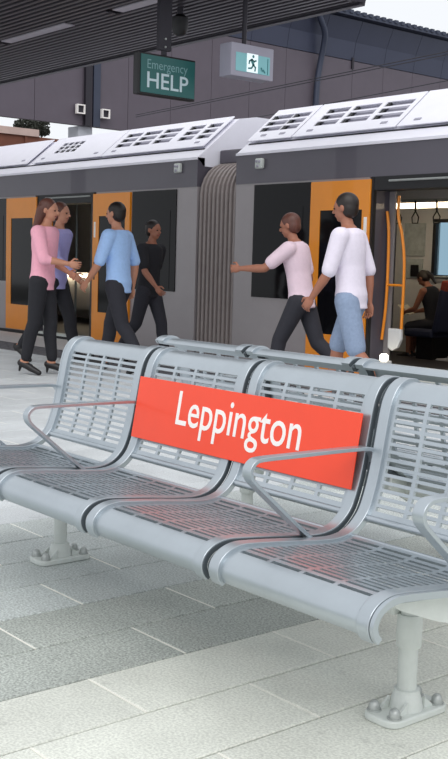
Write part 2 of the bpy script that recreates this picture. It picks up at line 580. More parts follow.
def row_stations(s0, s1, r0, r1, n, slot):
    """stations with n slot rows between r0 and r1; returns stations and the set of slot intervals"""
    cuts = []
    pitch = (r1-r0)/n
    for i in range(n):
        a = r0 + pitch*i + (pitch-slot)/2
        cuts.append((a, a+slot))
    st = [s0]
    s = s0
    while s + 0.012 < cuts[0][0]: s += 0.012; st.append(s)
    hs = set()
    for a, b in cuts:
        if a - st[-1] > 1e-4: st.append(a)
        hs.add(len(st)-1); st.append(b)
    s = st[-1]
    while s + 0.012 < s1: s += 0.012; st.append(s)
    st.append(s1)
    return st, hs

MW = 0.565           # module width; the rest of the pitch is the dark gap
FRW = 0.038          # side frame width
def x_stations(x0):
    a = x0 + FRW - 0.004; b = x0 + MW - FRW + 0.004
    xs = [a]; cols = set()
    ed = 0.02; rib = 0.014
    w = (b-a-2*ed-3*rib)/4
    x = a+ed
    for i in range(4):
        cols.add(len(xs)); xs += [x, x+w]; x += w+rib
    xs.append(b)
    return xs, cols

def bench(loc_label, group, root_name='platform_bench'):
    root = empty(root_name, (-2.771, 2.15, 0))
    tag(root, loc_label, 'bench', group)
    st_s, hs_s = row_stations(S_SEAT0, S_SEAT1, S_SEATROW0, S_SEAT1-0.012, 16, 0.0122)
    st_b, hs_b = row_stations(S_BACK0, TOT, S_BACK0+0.024, S_TOPROW, 15, 0.0128)
    ps = resample(CURVE, st_s); pb = resample(CURVE, st_b)
    frame_path = CURVE
    for i in range(4):
        x0 = JX[i] + (JX[1]-JX[0]-MW)/2
        xs, cols = x_stations(x0)
        org = (x0+MW/2, 2.15, 0)
        o = sheet(xs, ps, lambda a, b: a in hs_s and (b in cols), 0.016).build('seat_panel', 'steel', root, org=org)
        # turned-down front lip and rolled rear edge of the seat
        MB().tube([(xs[0], ps[-1][0], ps[-1][1]-0.006), (xs[-1], ps[-1][0], ps[-1][1]-0.006)], 0.008, 8).build('seat_edge', 'steel', o, smooth=60)
        o = sheet(xs, pb, lambda a, b: a in hs_b and (b in cols), 0.010).build('back_panel', 'steel', root, org=org)
        MB().tube([(xs[0], pb[0][0]+0.006, pb[0][1]), (xs[-1], pb[0][0]+0.006, pb[0][1])], 0.011, 10).build('back_edge', 'steel', o, smooth=60)
        for side in (0, 1):
            xc = x0 + FRW/2 if side == 0 else x0 + MW - FRW/2
            fr = MB()
            fr.ribbon(frame_path, xc, FRW, 0.02)
            f = fr.build('side_frame', 'steel', root, org=(xc, 2.15, 0), smooth=40, bevel=0.004)
            xo = xc + (-1 if side == 0 else 1)*(FRW/2+0.0015)
            MB().ribbon(frame_path, xo, 0.004, 0.013).build('edge_trim', 'rubber', f, org=(xc, 2.15, 0), smooth=40)
            if (i, side) in ((0, 0), (3, 1)):
                xo += -0.007 if side == 0 else 0.007
                MB().ribbon(frame_path, xo, 0.011, 0.017).build('end_cover', 'steel', f, org=(xc, 2.15, 0), smooth=40)
    # dark spacers with the cast arms between the modules
    for j, x in enumerate(JX):
        inner = [p for p in CURVE]
        off = []
        for a in range(len(inner)):
            p = Vector(inner[a]); d = (Vector(inner[min(a+1, len(inner)-1)])-Vector(inner[max(a-1, 0)])).normalized()
            off.append(tuple(p - Vector((-d.y, d.x))*0.016))
        if j in (0, 4): continue
        MB().ribbon(off, x, 0.016, 0.018).build('seat_bracket', 'rubber', root, org=(x, 2.15, 0), smooth=40)
    # armrests: flat bar loop, none on the middle junction
    arm = [(2.385, 0.600), (2.388, 0.635), (2.376, 0.660), (2.35, 0.670), (2.20, 0.6735), (2.05, 0.6745), (1.945, 0.675), (1.918, 0.669), (1.903, 0.652), (1.905, 0.632), (1.92, 0.612), (1.985, 0.557), (2.07, 0.485), (2.135, 0.434), (2.15, 0.424)]
    arm_c = catmull(arm, 5)
    for j in (0, 1, 3, 4):
        MB().ribbon(arm_c, JX[j], 0.034, 0.011).build('armrest', 'steel', root, org=(JX[j], 2.15, 0.42), smooth=40, bevel=0.002)
    # carrying beam, seat arms and legs
    MB().tube([(-3.87, 2.2, 0.365), (-1.68, 2.2, 0.365)], 0.03, 14).build('beam', 'cast', root, smooth=60)
    for x in (JX[0]+0.045, JX[1], JX[2], JX[3], JX[4]-0.045):
        MB().prism([(1.87, 0.432), (2.2, 0.405), (2.3, 0.42), (2.31, 0.375), (2.2, 0.315), (2.03, 0.362), (1.90, 0.412)], 'x', x-0.006, x+0.006).build('seat_arm', 'cast', root, org=(x, 2.15, 0.4), smooth=0)
    for lx, ly in ((-1.868, 2.224), (-3.70, 2.25)):
        leg = MB().lathe((lx, ly, 0), [(0.0265, 0.03), (0.0265, 0.345)], 24).build('leg', 'cast', root, org=(lx, ly, 0), smooth=50)
        MB().lathe((lx, ly, 0), [(0.033, 0.19), (0.0345, 0.194), (0.0345, 0.272), (0.031, 0.280)], 24).build('collar', 'cast', leg, org=(lx, ly, 0), smooth=50)
        MB().box(lx-0.06, lx-0.02, ly-0.045, ly+0.01, 0.275, 0.345).build('lug', 'cast', leg, org=(lx, ly, 0), smooth=0, bevel=0.006)
        MB().lathe((lx, ly, 0), [(0.047, 0.018), (0.045, 0.03), (0.040, 0.05), (0.036, 0.062), (0.0345, 0.066), (0.0345, 0.072), (0.028, 0.074)], 28).build('flange', 'cast', leg, org=(lx, ly, 0), smooth=50)
        pl = []
        hw, hl, r = 0.060, 0.118, 0.035
        for cx, cy, a0 in ((hw-r, hl-r, 0), (-hw+r, hl-r, 90), (-hw+r, -hl+r, 180), (hw-r, -hl+r, 270)):
            for q in range(5):
                a = math.radians(a0+q*22.5)
                pl.append((lx+cx+r*math.cos(a), ly+cy+r*math.sin(a)))
        bp = MB().prism(pl, 'z', 0.0, 0.02).build('base_plate', 'cast', leg, org=(lx, ly, 0), smooth=40, bevel=0.004)
        for sx in (-1, 1):
            for sy in (-1, 1):
                bx, by = lx+sx*0.036, ly+sy*0.086
                MB().lathe((bx, by, 0.02), [(0.020, 0), (0.020, 0.004), (0.0155, 0.004), (0.0155, 0.014), (0.0135, 0.020), (0.010, 0.025), (0.006, 0.028)], 6 if False else 12).build('anchor_bolt', 'bolt', leg, org=(bx, by, 0.02), smooth=40)
                MB().prism([(by-sy*0.014, 0.02), (by-sy*0.052, 0.02), (by-sy*0.052, 0.05)], 'x', bx-sx*0.004-0.004, bx-sx*0.004+0.004).build('gusset', 'cast', leg, org=(lx, ly, 0), smooth=0)
    return root
bench_a = bench('silver slotted steel bench carrying the red station name sign', 'back to back platform benches')

def copy_tree(o, parent=None):
    c = o.copy()
    COL.objects.link(c)
    c.parent = parent
    for ch in list(o.children): copy_tree(ch, c)
    return c
bench_b = copy_tree(bench_a)
bench_b['label'] = 'silver slotted bench facing the train, behind the one with the red sign'
bench_b.rotation_euler = (0, 0, math.pi)
bench_b.location = (-2.70, 2.15 + 2*(2.685-2.15), 0)

# ---- station name sign on the bench back
sg = empty('station_name_sign', (-2.795, 2.36, 0.54))
tag(sg, 'orange red sign reading Leppington in white across two bench backs', 'sign')
ay = Vector((0, 0.168, 0.986)).normalized()
az = Vector((1, 0, 0)).cross(ay)
def sgp(x, h, d): return Vector((x, 2.336, 0.5425)) + ay*h + az*d
def slab(x0, x1, h0, h1, d0, d1):
    mb = MB()
    vs = [sgp(x, h, d) for d in (d0, d1) for h in (h0, h1) for x in (x0, x1)]
    return mb.add(vs, [(0, 2, 3, 1), (4, 5, 7, 6), (0, 1, 5, 4), (2, 6, 7, 3), (0, 4, 6, 2), (1, 3, 7, 5)])
slab(-3.342, -2.207, 0, 0.228, 0, 0.004).build('panel', 'signred', sg, bevel=0.001)
for x in (-3.30, -2.86, -2.72, -2.30):
    slab(x-0.012, x+0.012, 0.09, 0.13, -0.022, 0).build('bracket', 'cast', sg)
text_mesh('Leppington', 0.640, 0.160, sgp(-3.088, 0.040, 0.004), (1, 0, 0), ay, az, 'lettering', 'white', sg, bold=0.004)

# ================================================================== THE TRAIN
YS = 8.663                        # outer face of the near side
YF = 11.62                        # outer face of the far side
ZF = 0.05                         # vestibule floor
A_ = Vector((8.815, 2.63)); B_ = Vector((9.32, 3.05))
def slope(t, lift=0.0):
    d = (B_-A_); n = Vector((-d.y, d.x)).normalized()
    q = A_ + d*t + n*lift
    return (q.x, q.y)

def roof_panel(car, xa, xb, groups, rows=((0.28, 0.42), (0.47, 0.61), (0.66, 0.80)), recess='roof_recess', cols=1):
    """one roof panel on the sloping shoulder, with real louvre openings over a recessed tray"""
    xs = [xa]; hx = set()
    for g0, g1 in groups:
        w = (g1-g0)/cols
        for c in range(cols):
            a = g0+w*c + (0.012 if cols > 1 else 0); b = g0+w*(c+1) - (0.012 if cols > 1 else 0)
            hx.add(len(xs)); xs += [a, b]
    xs.append(xb)
    st = [0.0]; hs = set()
    for a, b in rows:
        hs.add(len(st)); st += [a, b]
    st.append(1.0)
    pr = [slope(t, 0.045) for t in st]
    o = sheet(xs, pr, lambda i, j: i in hs and j in hx, 0.012).build('roof_panel', 'train_roof', car, smooth=0)
    if groups:
        for g0, g1 in groups:
            a, b = slope(rows[0][0]-0.02, 0.006), slope(rows[-1][1]+0.02, 0.006)
            c, d = slope(rows[-1][1]+0.02, -0.005), slope(rows[0][0]-0.02, -0.005)
            MB().prism([a, b, c, d], 'x', g0-0.01, g1+0.01).build('louvre_tray', recess, o, smooth=0)
            if cols == 1:
                for r0_, r1_ in rows:
                    a, b, c, d = slope(r0_, 0.034), slope(r1_, 0.034), slope(r1_, 0.0), slope(r0_, 0.0)
                    MB().prism([a, b, c, d], 'x', g0+0.003, g0+0.055).build('louvre_end_shade', 'black', o, smooth=0)  # black block imitates the shadow at the left end of each louvre slot
    # small latch on the lower margin
    for lx in (xa+0.22, xb-0.22):
        a, b, c, d = slope(0.12, 0.045), slope(0.17, 0.045), slope(0.17, 0.052), slope(0.12, 0.052)
        MB().prism([a, b, c, d], 'x', lx-0.045, lx+0.045).build('latch', 'roof_recess', o, smooth=0)
    return o

def door_leaf(car, xa, xb, handle_right, name='door_leaf'):
    y0 = YS-0.035; y1 = YS+0.0
    t0, t1 = 0.045, 2.115
    w0, w1, wz0, wz1 = xa+0.155, xb-0.11, 0.44, 1.80
    mb = MB()
    mb.box(xa, w0, y0, y1, t0, t1).box(w1, xb, y0, y1, t0, t1).box(w0, w1, y0, y1, t0, wz0).box(w0, w1, y0, y1, wz1, t1)
    d = mb.build(name, 'yellow', car, org=((xa+xb)/2, YS, 0), smooth=0)
    MB().box(w0, w1, y0+0.008, y1-0.005, wz0, wz1).build('door_window', 'glass', d, smooth=0)
    hx = xb-0.055 if handle_right else xa+0.055
    MB().box(hx-0.014, hx+0.014, y0-0.004, y0+0.002, 0.9, 1.15).build('door_label', 'black', d, smooth=0)
    MB().box(hx-0.022, hx+0.022, y0-0.003, y0+0.002, 1.5, 1.72).build('notice', 'white', d, smooth=0)
    return d

def roof_shell(x0, x1):
    mid = (YS+YF)/2
    half = [(YS, 2.49), (YS, 2.512), slope(0), slope(1), (9.62, 3.10)]
    prof = half + [(2*mid-y, z) for y, z in half[::-1]]
    under = [(2*mid-YS-0.1, 2.40), (YS+0.1, 2.40)]
    return MB().prism(prof + under, 'x', x0, x1)

def train_car(xl, xr, doors, label, x_int0, x_int1):
    """doors: list of (leaf a0, a1, opening end b0, leaf b0, b1)"""
    car = empty('train_carriage', ((xl+xr)/2, (YS+YF)/2, -1.2))
    tag(car, label, 'train carriage', 'coupled train carriages at the platform')
    side = MB(); T = 0.11
    # full height piers between door bays, header band above, sill below
    cur = xl
    for (a0, a1, b0, b1) in doors:
        side.box(cur, a0+0.86, YS, YS+T, 0.04, 2.14)
        cur = b0+0.03
    side.box(cur, xr, YS, YS+T, 0.04, 2.14)
    side.box(xl, xr, YS, YS+T, -0.55, 0.04)
    side.build('side_wall', 'train_grey', car, smooth=0)
    MB().box(xl, xr, YS-0.006, YS+T, 2.14, 2.505).build('header_band', 'train_band', car, smooth=0)
    MB().box(xl, xr, YS-0.02, YS-0.004, 2.478, 2.506).build('gutter', 'train_roof', car, smooth=0)
    r = roof_shell(xl, xr).build('roof', 'train_roof', car, smooth=0)
    # dark seam line under the shoulder panels
    q0, q1 = slope(-0.035, 0.002), slope(0.0, 0.002)
    MB().prism([q0, q1, slope(0, 0.006), slope(-0.035, 0.006)], 'x', xl+0.05, xr-0.05).build('roof_seam', 'black', r, smooth=0)
    # end wall towards the coupling, far side, floor, ceiling, underframe
    mid = (YS+YF)/2
    ep = [(YS+0.02, -0.5), (YS+0.02, 2.49), slope(0), slope(1), (9.62, 3.09)]
    ep = [(y, z-0.012 if z > 2 else z) for y, z in ep]
    ep = ep + [(2*mid-y, z) for y, z in ep[::-1]]
    for e0, e1 in ((xl+0.005, xl+0.06), (xr-0.06, xr-0.005)):
        MB().prism(ep, 'x', e0, e1).build('end_wall', 'train_band', car, smooth=0)
    # far side with window openings
    far = MB()
    wins = []
    for (a0, a1, b0, b1) in doors:
        wins.append((a1-1.50, a1+0.9)); wins.append((a1+1.3, a1+2.6))
    wins = [(max(xl+0.2, a), min(xr-0.2, b)) for a, b in wins if b < xr-0.1 or a < xr-0.4]
    cur = xl
    for a, b in sorted(wins):
        far.box(cur, a, YF-0.1, YF, -0.55, 2.5)
        far.box(a, b, YF-0.1, YF, -0.55, 1.1).box(a, b, YF-0.1, YF, 1.82, 2.5)
        cur = b
    far.box(cur, xr, YF-0.1, YF, -0.55, 2.5)
    far.build('far_side', 'int_wall', car, smooth=0)
    for a, b in wins:
        w = MB().box(a-0.02, b+0.02, YF-0.056, YF-0.05, 1.08, 1.84).build('window_pane', 'winglow', car, smooth=0)
        mb = MB()
        mb.box(a-0.03, a+0.02, YF-0.115, YF-0.06, 1.07, 1.85).box(b-0.02, b+0.03, YF-0.115, YF-0.06, 1.07, 1.85)
        mb.box(a, b, YF-0.115, YF-0.06, 1.07, 1.115).box(a, b, YF-0.115, YF-0.06, 1.805, 1.85)
        mb.build('window_frame', 'black', w, smooth=0)
    MB().box(xl, xr, YS+0.02, YF-0.05, -0.06, ZF).build('car_floor', 'int_floor', car, smooth=0)
    MB().box(xl+0.06, xr-0.06, YS+0.1, YF-0.1, 2.24, 2.39).build('car_ceiling', 'int_wall', car, smooth=0)
    MB().box(xl+0.2, xr-0.2, YS+0.25, YF-0.25, -1.1, -0.5).build('underframe', 'black', car, smooth=0)
    MB().box(xl, xr, YS-0.012, YS+0.02, -0.3, 0.03).build('skirt', 'black', car, smooth=0)
    for wx in (xl+1.6, xl+3.6, xr-3.6, xr-1.6):
        if xl+0.6 < wx < xr-0.6:
            MB().add(*wheel(wx)).build('wheel', 'black', car, smooth=40)
    # black glazed bays and door leaves
    for (a0, a1, b0, b1) in doors:
        for wa, wb, z0, z1 in ((a0-1.03, a0-0.02, 0.80, 2.12), (b1+0.03, b1+1.02, 0.80, 2.12)):
            wa = max(wa, xl+0.35); wb = min(wb, xr-0.35)
            if wb-wa > 0.3:
                w = MB().box(wa, wb, YS-0.012, YS+0.002, z0, z1).build('side_window', 'glass', car, smooth=0)
                MB().box(wa+0.1, wb-0.12, YS-0.016, YS-0.012, z0+0.03, z0+1.05).build('pane', 'glass', w, smooth=0)
        door_leaf(car, a0, a1, True)
        door_leaf(car, b0, b1, False)
        # door jambs, head lining and threshold
        MB().box(a1+0.0, a1+0.03, YS-0.02, YS+0.03, ZF, 2.14).build('door_jamb', 'black', car, smooth=0)
        MB().box(a1+0.0, a1+0.025, YS+0.03, YS+0.24, ZF, 2.0).build('jamb_lining', 'train_band', car, smooth=0)
        MB().box(b0-0.07, b0, YS-0.02, YS+0.24, ZF, 2.14).build('door_jamb', 'black', car, smooth=0)
        MB().box(a1, b0, YS-0.015, YS+0.24, 2.0, 2.14).build('door_head', 'black', car, smooth=0)
        MB().tube([(a1+0.25, YS-0.025, 2.09), (b0-0.1, YS-0.025, 2.09)], 0.012, 8).build('head_rail', 'bolt', car)
        MB().box(a1, b0, YS-0.02, YS+0.1, 0.02, 0.055).build('threshold', 'cast', car, smooth=0)
        # small lit lamp low on the jamb
        lamp = MB().lathe((a1+0.235, YS+0.03, 0.21), [(0.03, 0), (0.045, 0.012), (0.045, 0.06), (0.03, 0.075)], 16).build('step_lamp', 'lampw', car, smooth=50)
        MB().box(a1+0.15, a1+0.29, YS+0.02, YS+0.09, ZF, 0.215).build('lamp_base', 'int_wall', car, smooth=0)
        # grey draught screen by the left jamb
        MB().box(a1-0.08, a1+0.10, YS+0.245, YS+0.27, ZF, 2.0).build('draught_screen', 'train_grey', car, smooth=0)
    return car

def wheel(x):
    mb = MB()
    seg = 24; vs = []; fs = []
    for y in (YS+0.5, YS+0.62):
        for k in range(seg):
            a = 2*math.pi*k/seg
            vs.append((x+0.42*math.cos(a), y, -0.78+0.42*math.sin(a)))
    fs = [tuple(range(seg)), tuple(range(seg, 2*seg))[::-1]] + [(k, (k+1) % seg, seg+(k+1) % seg, seg+k) for k in range(seg)]
    return vs, fs

car1 = train_car(-22.0, -11.06, [(-15.97, -15.02, -13.42, -12.50)], 'grey train carriage with a square roof grille, ahead of the ribbed gangway', -21.9, -11.2)
car2 = train_car(-10.30, 1.5, [(-8.96, -8.06, -6.42, -5.52)], 'grey train carriage with a seated woman inside its open orange door', -10.2, 1.4)
L = 0.40
roof_panel(car2, -10.27, -9.50, [(-10.23, -10.23+0.36), (-9.86, -9.86+0.30)])
roof_panel(car2, -9.475, -7.90, [(-9.28, -8.92), (-8.86, -8.45), (-8.38, -7.97)])
roof_panel(car2, -7.875, -6.0, [])
roof_panel(car2, -5.975, -3.0, [(-5.7, -5.3), (-5.2, -4.8)])
roof_panel(car1, -15.45, -13.50, [(-15.10, -14.46)], rows=((0.33, 0.45), (0.48, 0.60), (0.63, 0.75)), recess='black', cols=4)
roof_panel(car1, -13.475, -11.12, [(-13.36, -12.98), (-12.92, -12.52), (-12.45, -12.05), (-11.88, -11.56), (-11.48, -11.2)])
roof_panel(car1, -18.5, -15.62, [])
# marker lamps on the header band
for car, x, z in ((car2, -9.83, 2.365), (car1, -11.42, 2.385)):
    mk = MB().box(x-0.075, x+0.045, YS-0.06, YS-0.005, z-0.06, z+0.06).build('marker_lamp', 'cast', car, smooth=0, bevel=0.015)
    for dx, dz in ((-0.04, 0.025), (0.012, 0.02), (-0.02, -0.03)):
        MB().sphere((x+dx, YS-0.062, z+dz), 0.018, 10, 6).build('lens', 'roof_recess', mk)

# gangway bellows between the carriages
bl = empty('gangway_bellows', (-10.68, 10.14, 0))
tag(bl, 'ribbed dark gangway bellows joining the two carriages', 'bellows')
nr = 9
mid = (YS+YF)/2
for i in range(nr):
    x = -11.05 + (i+0.5)*(0.745/nr)
    def ring(o, w0, w1, x0, x1):
        oy, oz = YS+0.10-o, 2.38+o
        poly = []
        rad = 0.42
        for q in range(7):
            a = math.pi - q*math.pi/12
            poly.append((oy+rad+rad*math.cos(a), oz-rad+rad*math.sin(a)))
        left = [(oy, -0.45)] + poly
        return left + [(2*mid-y, z) for y, z in left[::-1]]
    big = ring(0.08, 0, 0, 0, 0); small = ring(-0.07, 0, 0, 0, 0)
    n = len(big); hw = 0.745/nr/2
    vs = []
    for xx, pr in ((x-hw, small), (x-hw*0.45, big), (x+hw*0.45, big), (x+hw, small)):
        vs += [(xx, y, z) for y, z in pr]
    fs = [(r*n+k, r*n+(k+1) % n, (r+1)*n+(k+1) % n, (r+1)*n+k) for r in range(3) for k in range(n)]
    fs += [tuple(range(n)), tuple(range(3*n, 4*n))]
    MB().add(vs, fs).build('bellows_fold', 'bellow', bl, smooth=0)
MB().box(-11.05, -10.31, 9.0, 11.3, 2.44, 2.62).build('gangway_hood', 'train_band', bl, smooth=0, bevel=0.02)

# ---- inside the second carriage: handrails, ceiling light, straps, notices, seats
def rail(car, pts, r=0.017):
    return MB().tube(catmull(pts, 6), r, 10).build('handrail', 'pole', car, smooth=60)
rail(car2, [(-8.02, 8.86, 1.79), (-7.985, 8.86, 1.55), (-7.975, 8.86, 1.1), (-7.985, 8.86, 0.75), (-8.02, 8.86, 0.42)])
rail(car2, [(-7.86, 8.86, 1.95), (-7.86, 8.86, 1.74), (-7.80, 8.86, 1.55), (-7.755, 8.86, 1.3), (-7.745, 8.86, 1.0), (-7.75, 8.86, 0.55)])
rail(car2, [(-7.98, 8.86, 1.01), (-7.86, 8.86, 1.01), (-7.745, 8.86, 1.01)], 0.014)
MB().prism([(-7.92, 0.55), (-7.74, 0.55), (-7.735, 0.44), (-7.78, 0.35), (-7.86, 0.31), (-7.92, 0.34)], 'y', 8.84, 8.88).build('screen_foot', 'int_wall', car2, smooth=0, bevel=0.01)
MB().box(-10.1, -6.0, 10.40, 10.52, 1.93, 1.985).build('ceiling_lamp', 'lamp', car2, smooth=0)
MB().box(-10.15, -5.9, 10.35, 10.6, 1.985, 2.25).build('lamp_housing', 'int_wall', car2, smooth=0)
MB().tube([(-10.15, 10.0, 1.99), (-5.9, 10.0, 1.99)], 0.014, 8).build('strap_rail', 'bolt', car2)
for i, x in enumerate((-8.88, -8.62, -8.30, -8.0, -7.7)):
    st = MB().tube([(x, 10.0, 1.99), (x+0.01, 10.0, 1.86)], 0.012, 8).build('hanging_strap', 'black', car2)
    MB().tube([(x+0.01, 10.0, 1.86), (x-0.04, 10.0, 1.79), (x-0.03, 10.0, 1.72), (x+0.05, 10.0, 1.72), (x+0.06, 10.0, 1.79), (x+0.01, 10.0, 1.86)], 0.008, 8).build('grip', 'black', st)
MB().box(-10.08, -9.72, 11.50, 11.52, 1.36, 1.80).build('notice_board', 'poster', car2, smooth=0)
MB().box(-10.06, -9.74, 11.50, 11.52, 1.06, 1.32).build('notice_board', 'poster', car2, smooth=0)
MB().box(-9.93, -9.80, 11.485, 11.50, 1.08, 1.24).build('help_point', 'black', car2, smooth=0)
MB().tube([(-9.6, 11.44, 1.09), (-8.2, 11.44, 1.09)], 0.014, 8).build('window_rail', 'bolt', car2)
def cross_seat(car, x, y0, y1):
    """seat set across the carriage, facing away from the far end; x is the foot of the back"""
    s_ = MB().box(x-0.46, x, y0, y1, 0.33, 0.43).build('seat_cushion', 'seat_blue', car, bevel=0.03)
    MB().prism([(x-0.03, 0.40), (x+0.07, 0.40), (x+0.17, 0.93), (x+0.08, 0.95)], 'y', y0+0.01, y1-0.01).build('seat_back', 'seat_blue', s_, bevel=0.03)
    MB().prism([(x+0.075, 0.93), (x+0.165, 0.91), (x+0.19, 1.02), (x+0.17, 1.06), (x+0.10, 1.05)], 'y', y0+0.02, y1-0.02).build('headrest', 'seat_red', s_, bevel=0.02)
    MB().box(x-0.32, x-0.06, y0+0.1, y1-0.1, ZF, 0.33).build('seat_base', 'black', s_, smooth=0)
for sx in (-8.88, -7.98, -7.08):
    cross_seat(car2, sx, 10.72, 11.46)
# ---- inside the first carriage
MB().box(-17.4, -16.2, 10.42, 10.50, 0.87, 0.905).build('lower_deck_lamp', 'lamp', car1, smooth=0)
MB().box(-17.4, -16.2, 10.50, 10.58, 0.3, 0.95).build('stair_screen', 'int_wall', car1, smooth=0)
MB().box(-15.4, -14.9, 10.9, 11.45, 0.36, 0.44).build('seat_cushion', 'seat_blue', car1, bevel=0.02)
MB().prism([(11.36, 0.44), (11.42, 0.44), (11.5, 0.98), (11.44, 0.98)], 'x', -15.4, -14.9).build('seat_back', 'seat_red', car1, bevel=0.015)
rail(car1, [(-14.95, 8.86, 1.79), (-14.915, 8.86, 1.5), (-14.915, 8.86, 0.8), (-14.95, 8.86, 0.42)])
for x in (-16.6, -15.9):
    MB().tube([(x, 9.9, ZF), (x, 9.9, 2.2)], 0.018, 10).build('stanchion', 'bolt', car1, smooth=60)

# ================================================================== BEYOND: OVERBRIDGE, GIRDER, TREE, WIRES
BX = -23.9
ob = empty('station_overbridge', (BX, 20, 4.5))
tag(ob, 'mauve clad station building bridging the tracks, slate blue upper band', 'building')
MB().box(BX-0.3, BX-0.05, -2, 46, 4.52, 8.5).build('wall_core', 'clad', ob, smooth=0)
PW = 1.365
i = 0
y = 0.0
pan_me = None
while y < 44:
    z1 = 7.36
    MB().box(BX-0.05, BX, y+0.006, y+PW-0.006, 4.5, z1).build('cladding_panel', 'clad', ob, org=(BX, y, 4.5), smooth=0)
    MB().prism([(BX-0.05, z1+0.02), (BX+0.01, z1+0.02), (BX+0.10, 7.9), (BX+0.35, 8.48), (BX-0.05, 8.48)], 'y', y+0.006, y+PW-0.006).build('upper_panel', 'clad_blue', ob, org=(BX, y, z1), smooth=0)
    y += PW
roofm = MB().box(BX-1.6, BX+0.62, -2.2, 46.2, 8.50, 8.58).build('roof', 'pipe', ob, smooth=0)
rb = None
yy = 10.0
while yy < 40:
    o = MB().box(BX-0.5, BX+0.66, yy, yy+0.14, 8.56, 8.66).build('roof_rib', 'pipe', roofm, org=(BX, yy, 8.56), smooth=0) if rb is None else None
    if o is None:
        o = rb.copy(); COL.objects.link(o); o.parent = roofm
        o.location = Vector(rb.location) + Vector((0, yy-10.0, 0))
    else: rb = o
    yy += 0.28
# curved downpipe and flashing strip, vertical seam pipe, supports
MB().tube(catmull([(BX+0.42, 22.55, 8.52), (BX+0.42, 22.75, 8.25), (BX+0.38, 22.98, 7.9), (BX+0.25, 23.06, 7.5), (BX+0.14, 23.05, 7.0), (BX+0.12, 22.98, 6.3), (BX+0.12, 22.95, 4.5)], 5), 0.09, 10).build('downpipe', 'pipe', ob, smooth=60)
MB().box(BX, BX+0.10, 15.04, 15.22, 4.5, 8.4).build('pilaster', 'fascia', ob, smooth=0)
MB().box(BX, BX+0.06, 15.3, 15.5, 4.5, 8.4).build('pilaster', 'pipe', ob, smooth=0)
MB().box(BX, BX+0.05, 24.5, 24.58, 7.13, 7.46).build('vent_slot', 'fascia', ob, smooth=0)
for y0 in (14.96, 24.5, 34.0, 5.0):
    MB().box(BX-0.6, BX-0.1, y0, y0+0.42, -1.2, 4.5).build('bridge_pier', 'conc', ob, smooth=0, bevel=0.02)
for y0, z0, nm in ((14.88, 4.88, 'white-rimmed square floodlight on the canopy side of the dark pilaster'), (15.62, 4.84, 'white-rimmed square floodlight between the dark pilaster and the HELP sign')):
    fl = empty('floodlight', (BX+0.05, y0, z0))
    tag(fl, nm, 'floodlight', 'floodlights on the overbridge')
    mb = MB()
    h = 0.115; w = 0.028
    mb.box(BX+0.06, BX+0.16, y0-h, y0-h+w, z0-h, z0+h).box(BX+0.06, BX+0.16, y0+h-w, y0+h, z0-h, z0+h)
    mb.box(BX+0.06, BX+0.16, y0-h+w, y0+h-w, z0-h, z0-h+w).box(BX+0.06, BX+0.16, y0-h+w, y0+h-w, z0+h-w, z0+h)
    mb.build('rim', 'white', fl, smooth=0)
    MB().box(BX+0.05, BX+0.11, y0-h+w, y0+h-w, z0-h+w, z0+h-w).build('lens', 'fascia', fl, smooth=0)
    MB().box(BX-0.0, BX+0.06, y0-0.03, y0+0.03, z0-0.05, z0+0.05).build('mount', 'cast', fl, smooth=0)

gd = empty('rail_girder_bridge', (-45, 25, 0))
tag(gd, 'rust brown girder bridge with a pinkish parapet far beyond the building', 'bridge')
MB().box(-47, -45, 5, 30, 3.6, 6.66).build('girder', 'brown', gd, smooth=0)
for i in range(14):
    MB().box(-45, -44.93, 6+i*1.6, 6.12+i*1.6, 3.6, 6.64).build('stiffener', 'brown', gd, smooth=0)
MB().box(-47.05, -44.9, 5, 25.9, 6.66, 6.98).build('parapet', 'pinkcap', gd, smooth=0)
for y0 in (8.0, 20.0):
    MB().box(-46.6, -45.4, y0, y0+1.2, -1.2, 3.6).build('pier', 'conc', gd, smooth=0)

tr = empty('tree', (-50, 28.4, -1.2))
tag(tr, 'dark leafy tree standing behind the rust brown girder bridge', 'tree')
MB().tube([(-50, 28.4, -1.2), (-50.1, 28.5, 4), (-50, 28.4, 7.4)], [0.25, 0.18, 0.06], 8).build('trunk', 'bark', tr, smooth=60)
rnd = random.Random(3)
mb = MB()
for i in range(1100):
    a = rnd.uniform(0, 2*math.pi); q = rnd.random()**0.5
    c = Vector((-50+0.9*q*math.cos(a), 28.4+0.9*q*math.sin(a), 7.75+rnd.uniform(-0.5, 0.35)*(1.2-q*0.5)))
    d1 = Vector((rnd.gauss(0, 1), rnd.gauss(0, 1), rnd.gauss(0, 1))).normalized()*0.10
    d2 = d1.orthogonal().normalized()*0.05
    mb.add([c-d1, c+d2, c+d1, c-d2], [(0, 1, 2, 3)])
tag(mb.build('foliage', 'leaf', tr, smooth=0), kind='stuff')

def wire(name, a, b, sag, r, label, group=None):
    n = 16
    a, b = Vector(a), Vector(b)
    pts = [a.lerp(b, i/n) - Vector((0, 0, sag*4*(i/n)*(1-i/n))) for i in range(n+1)]
    o = MB().tube(pts, r, 6).build(name, 'wire', None, org=tuple(a), smooth=60)
    tag(o, label, 'wire', group)
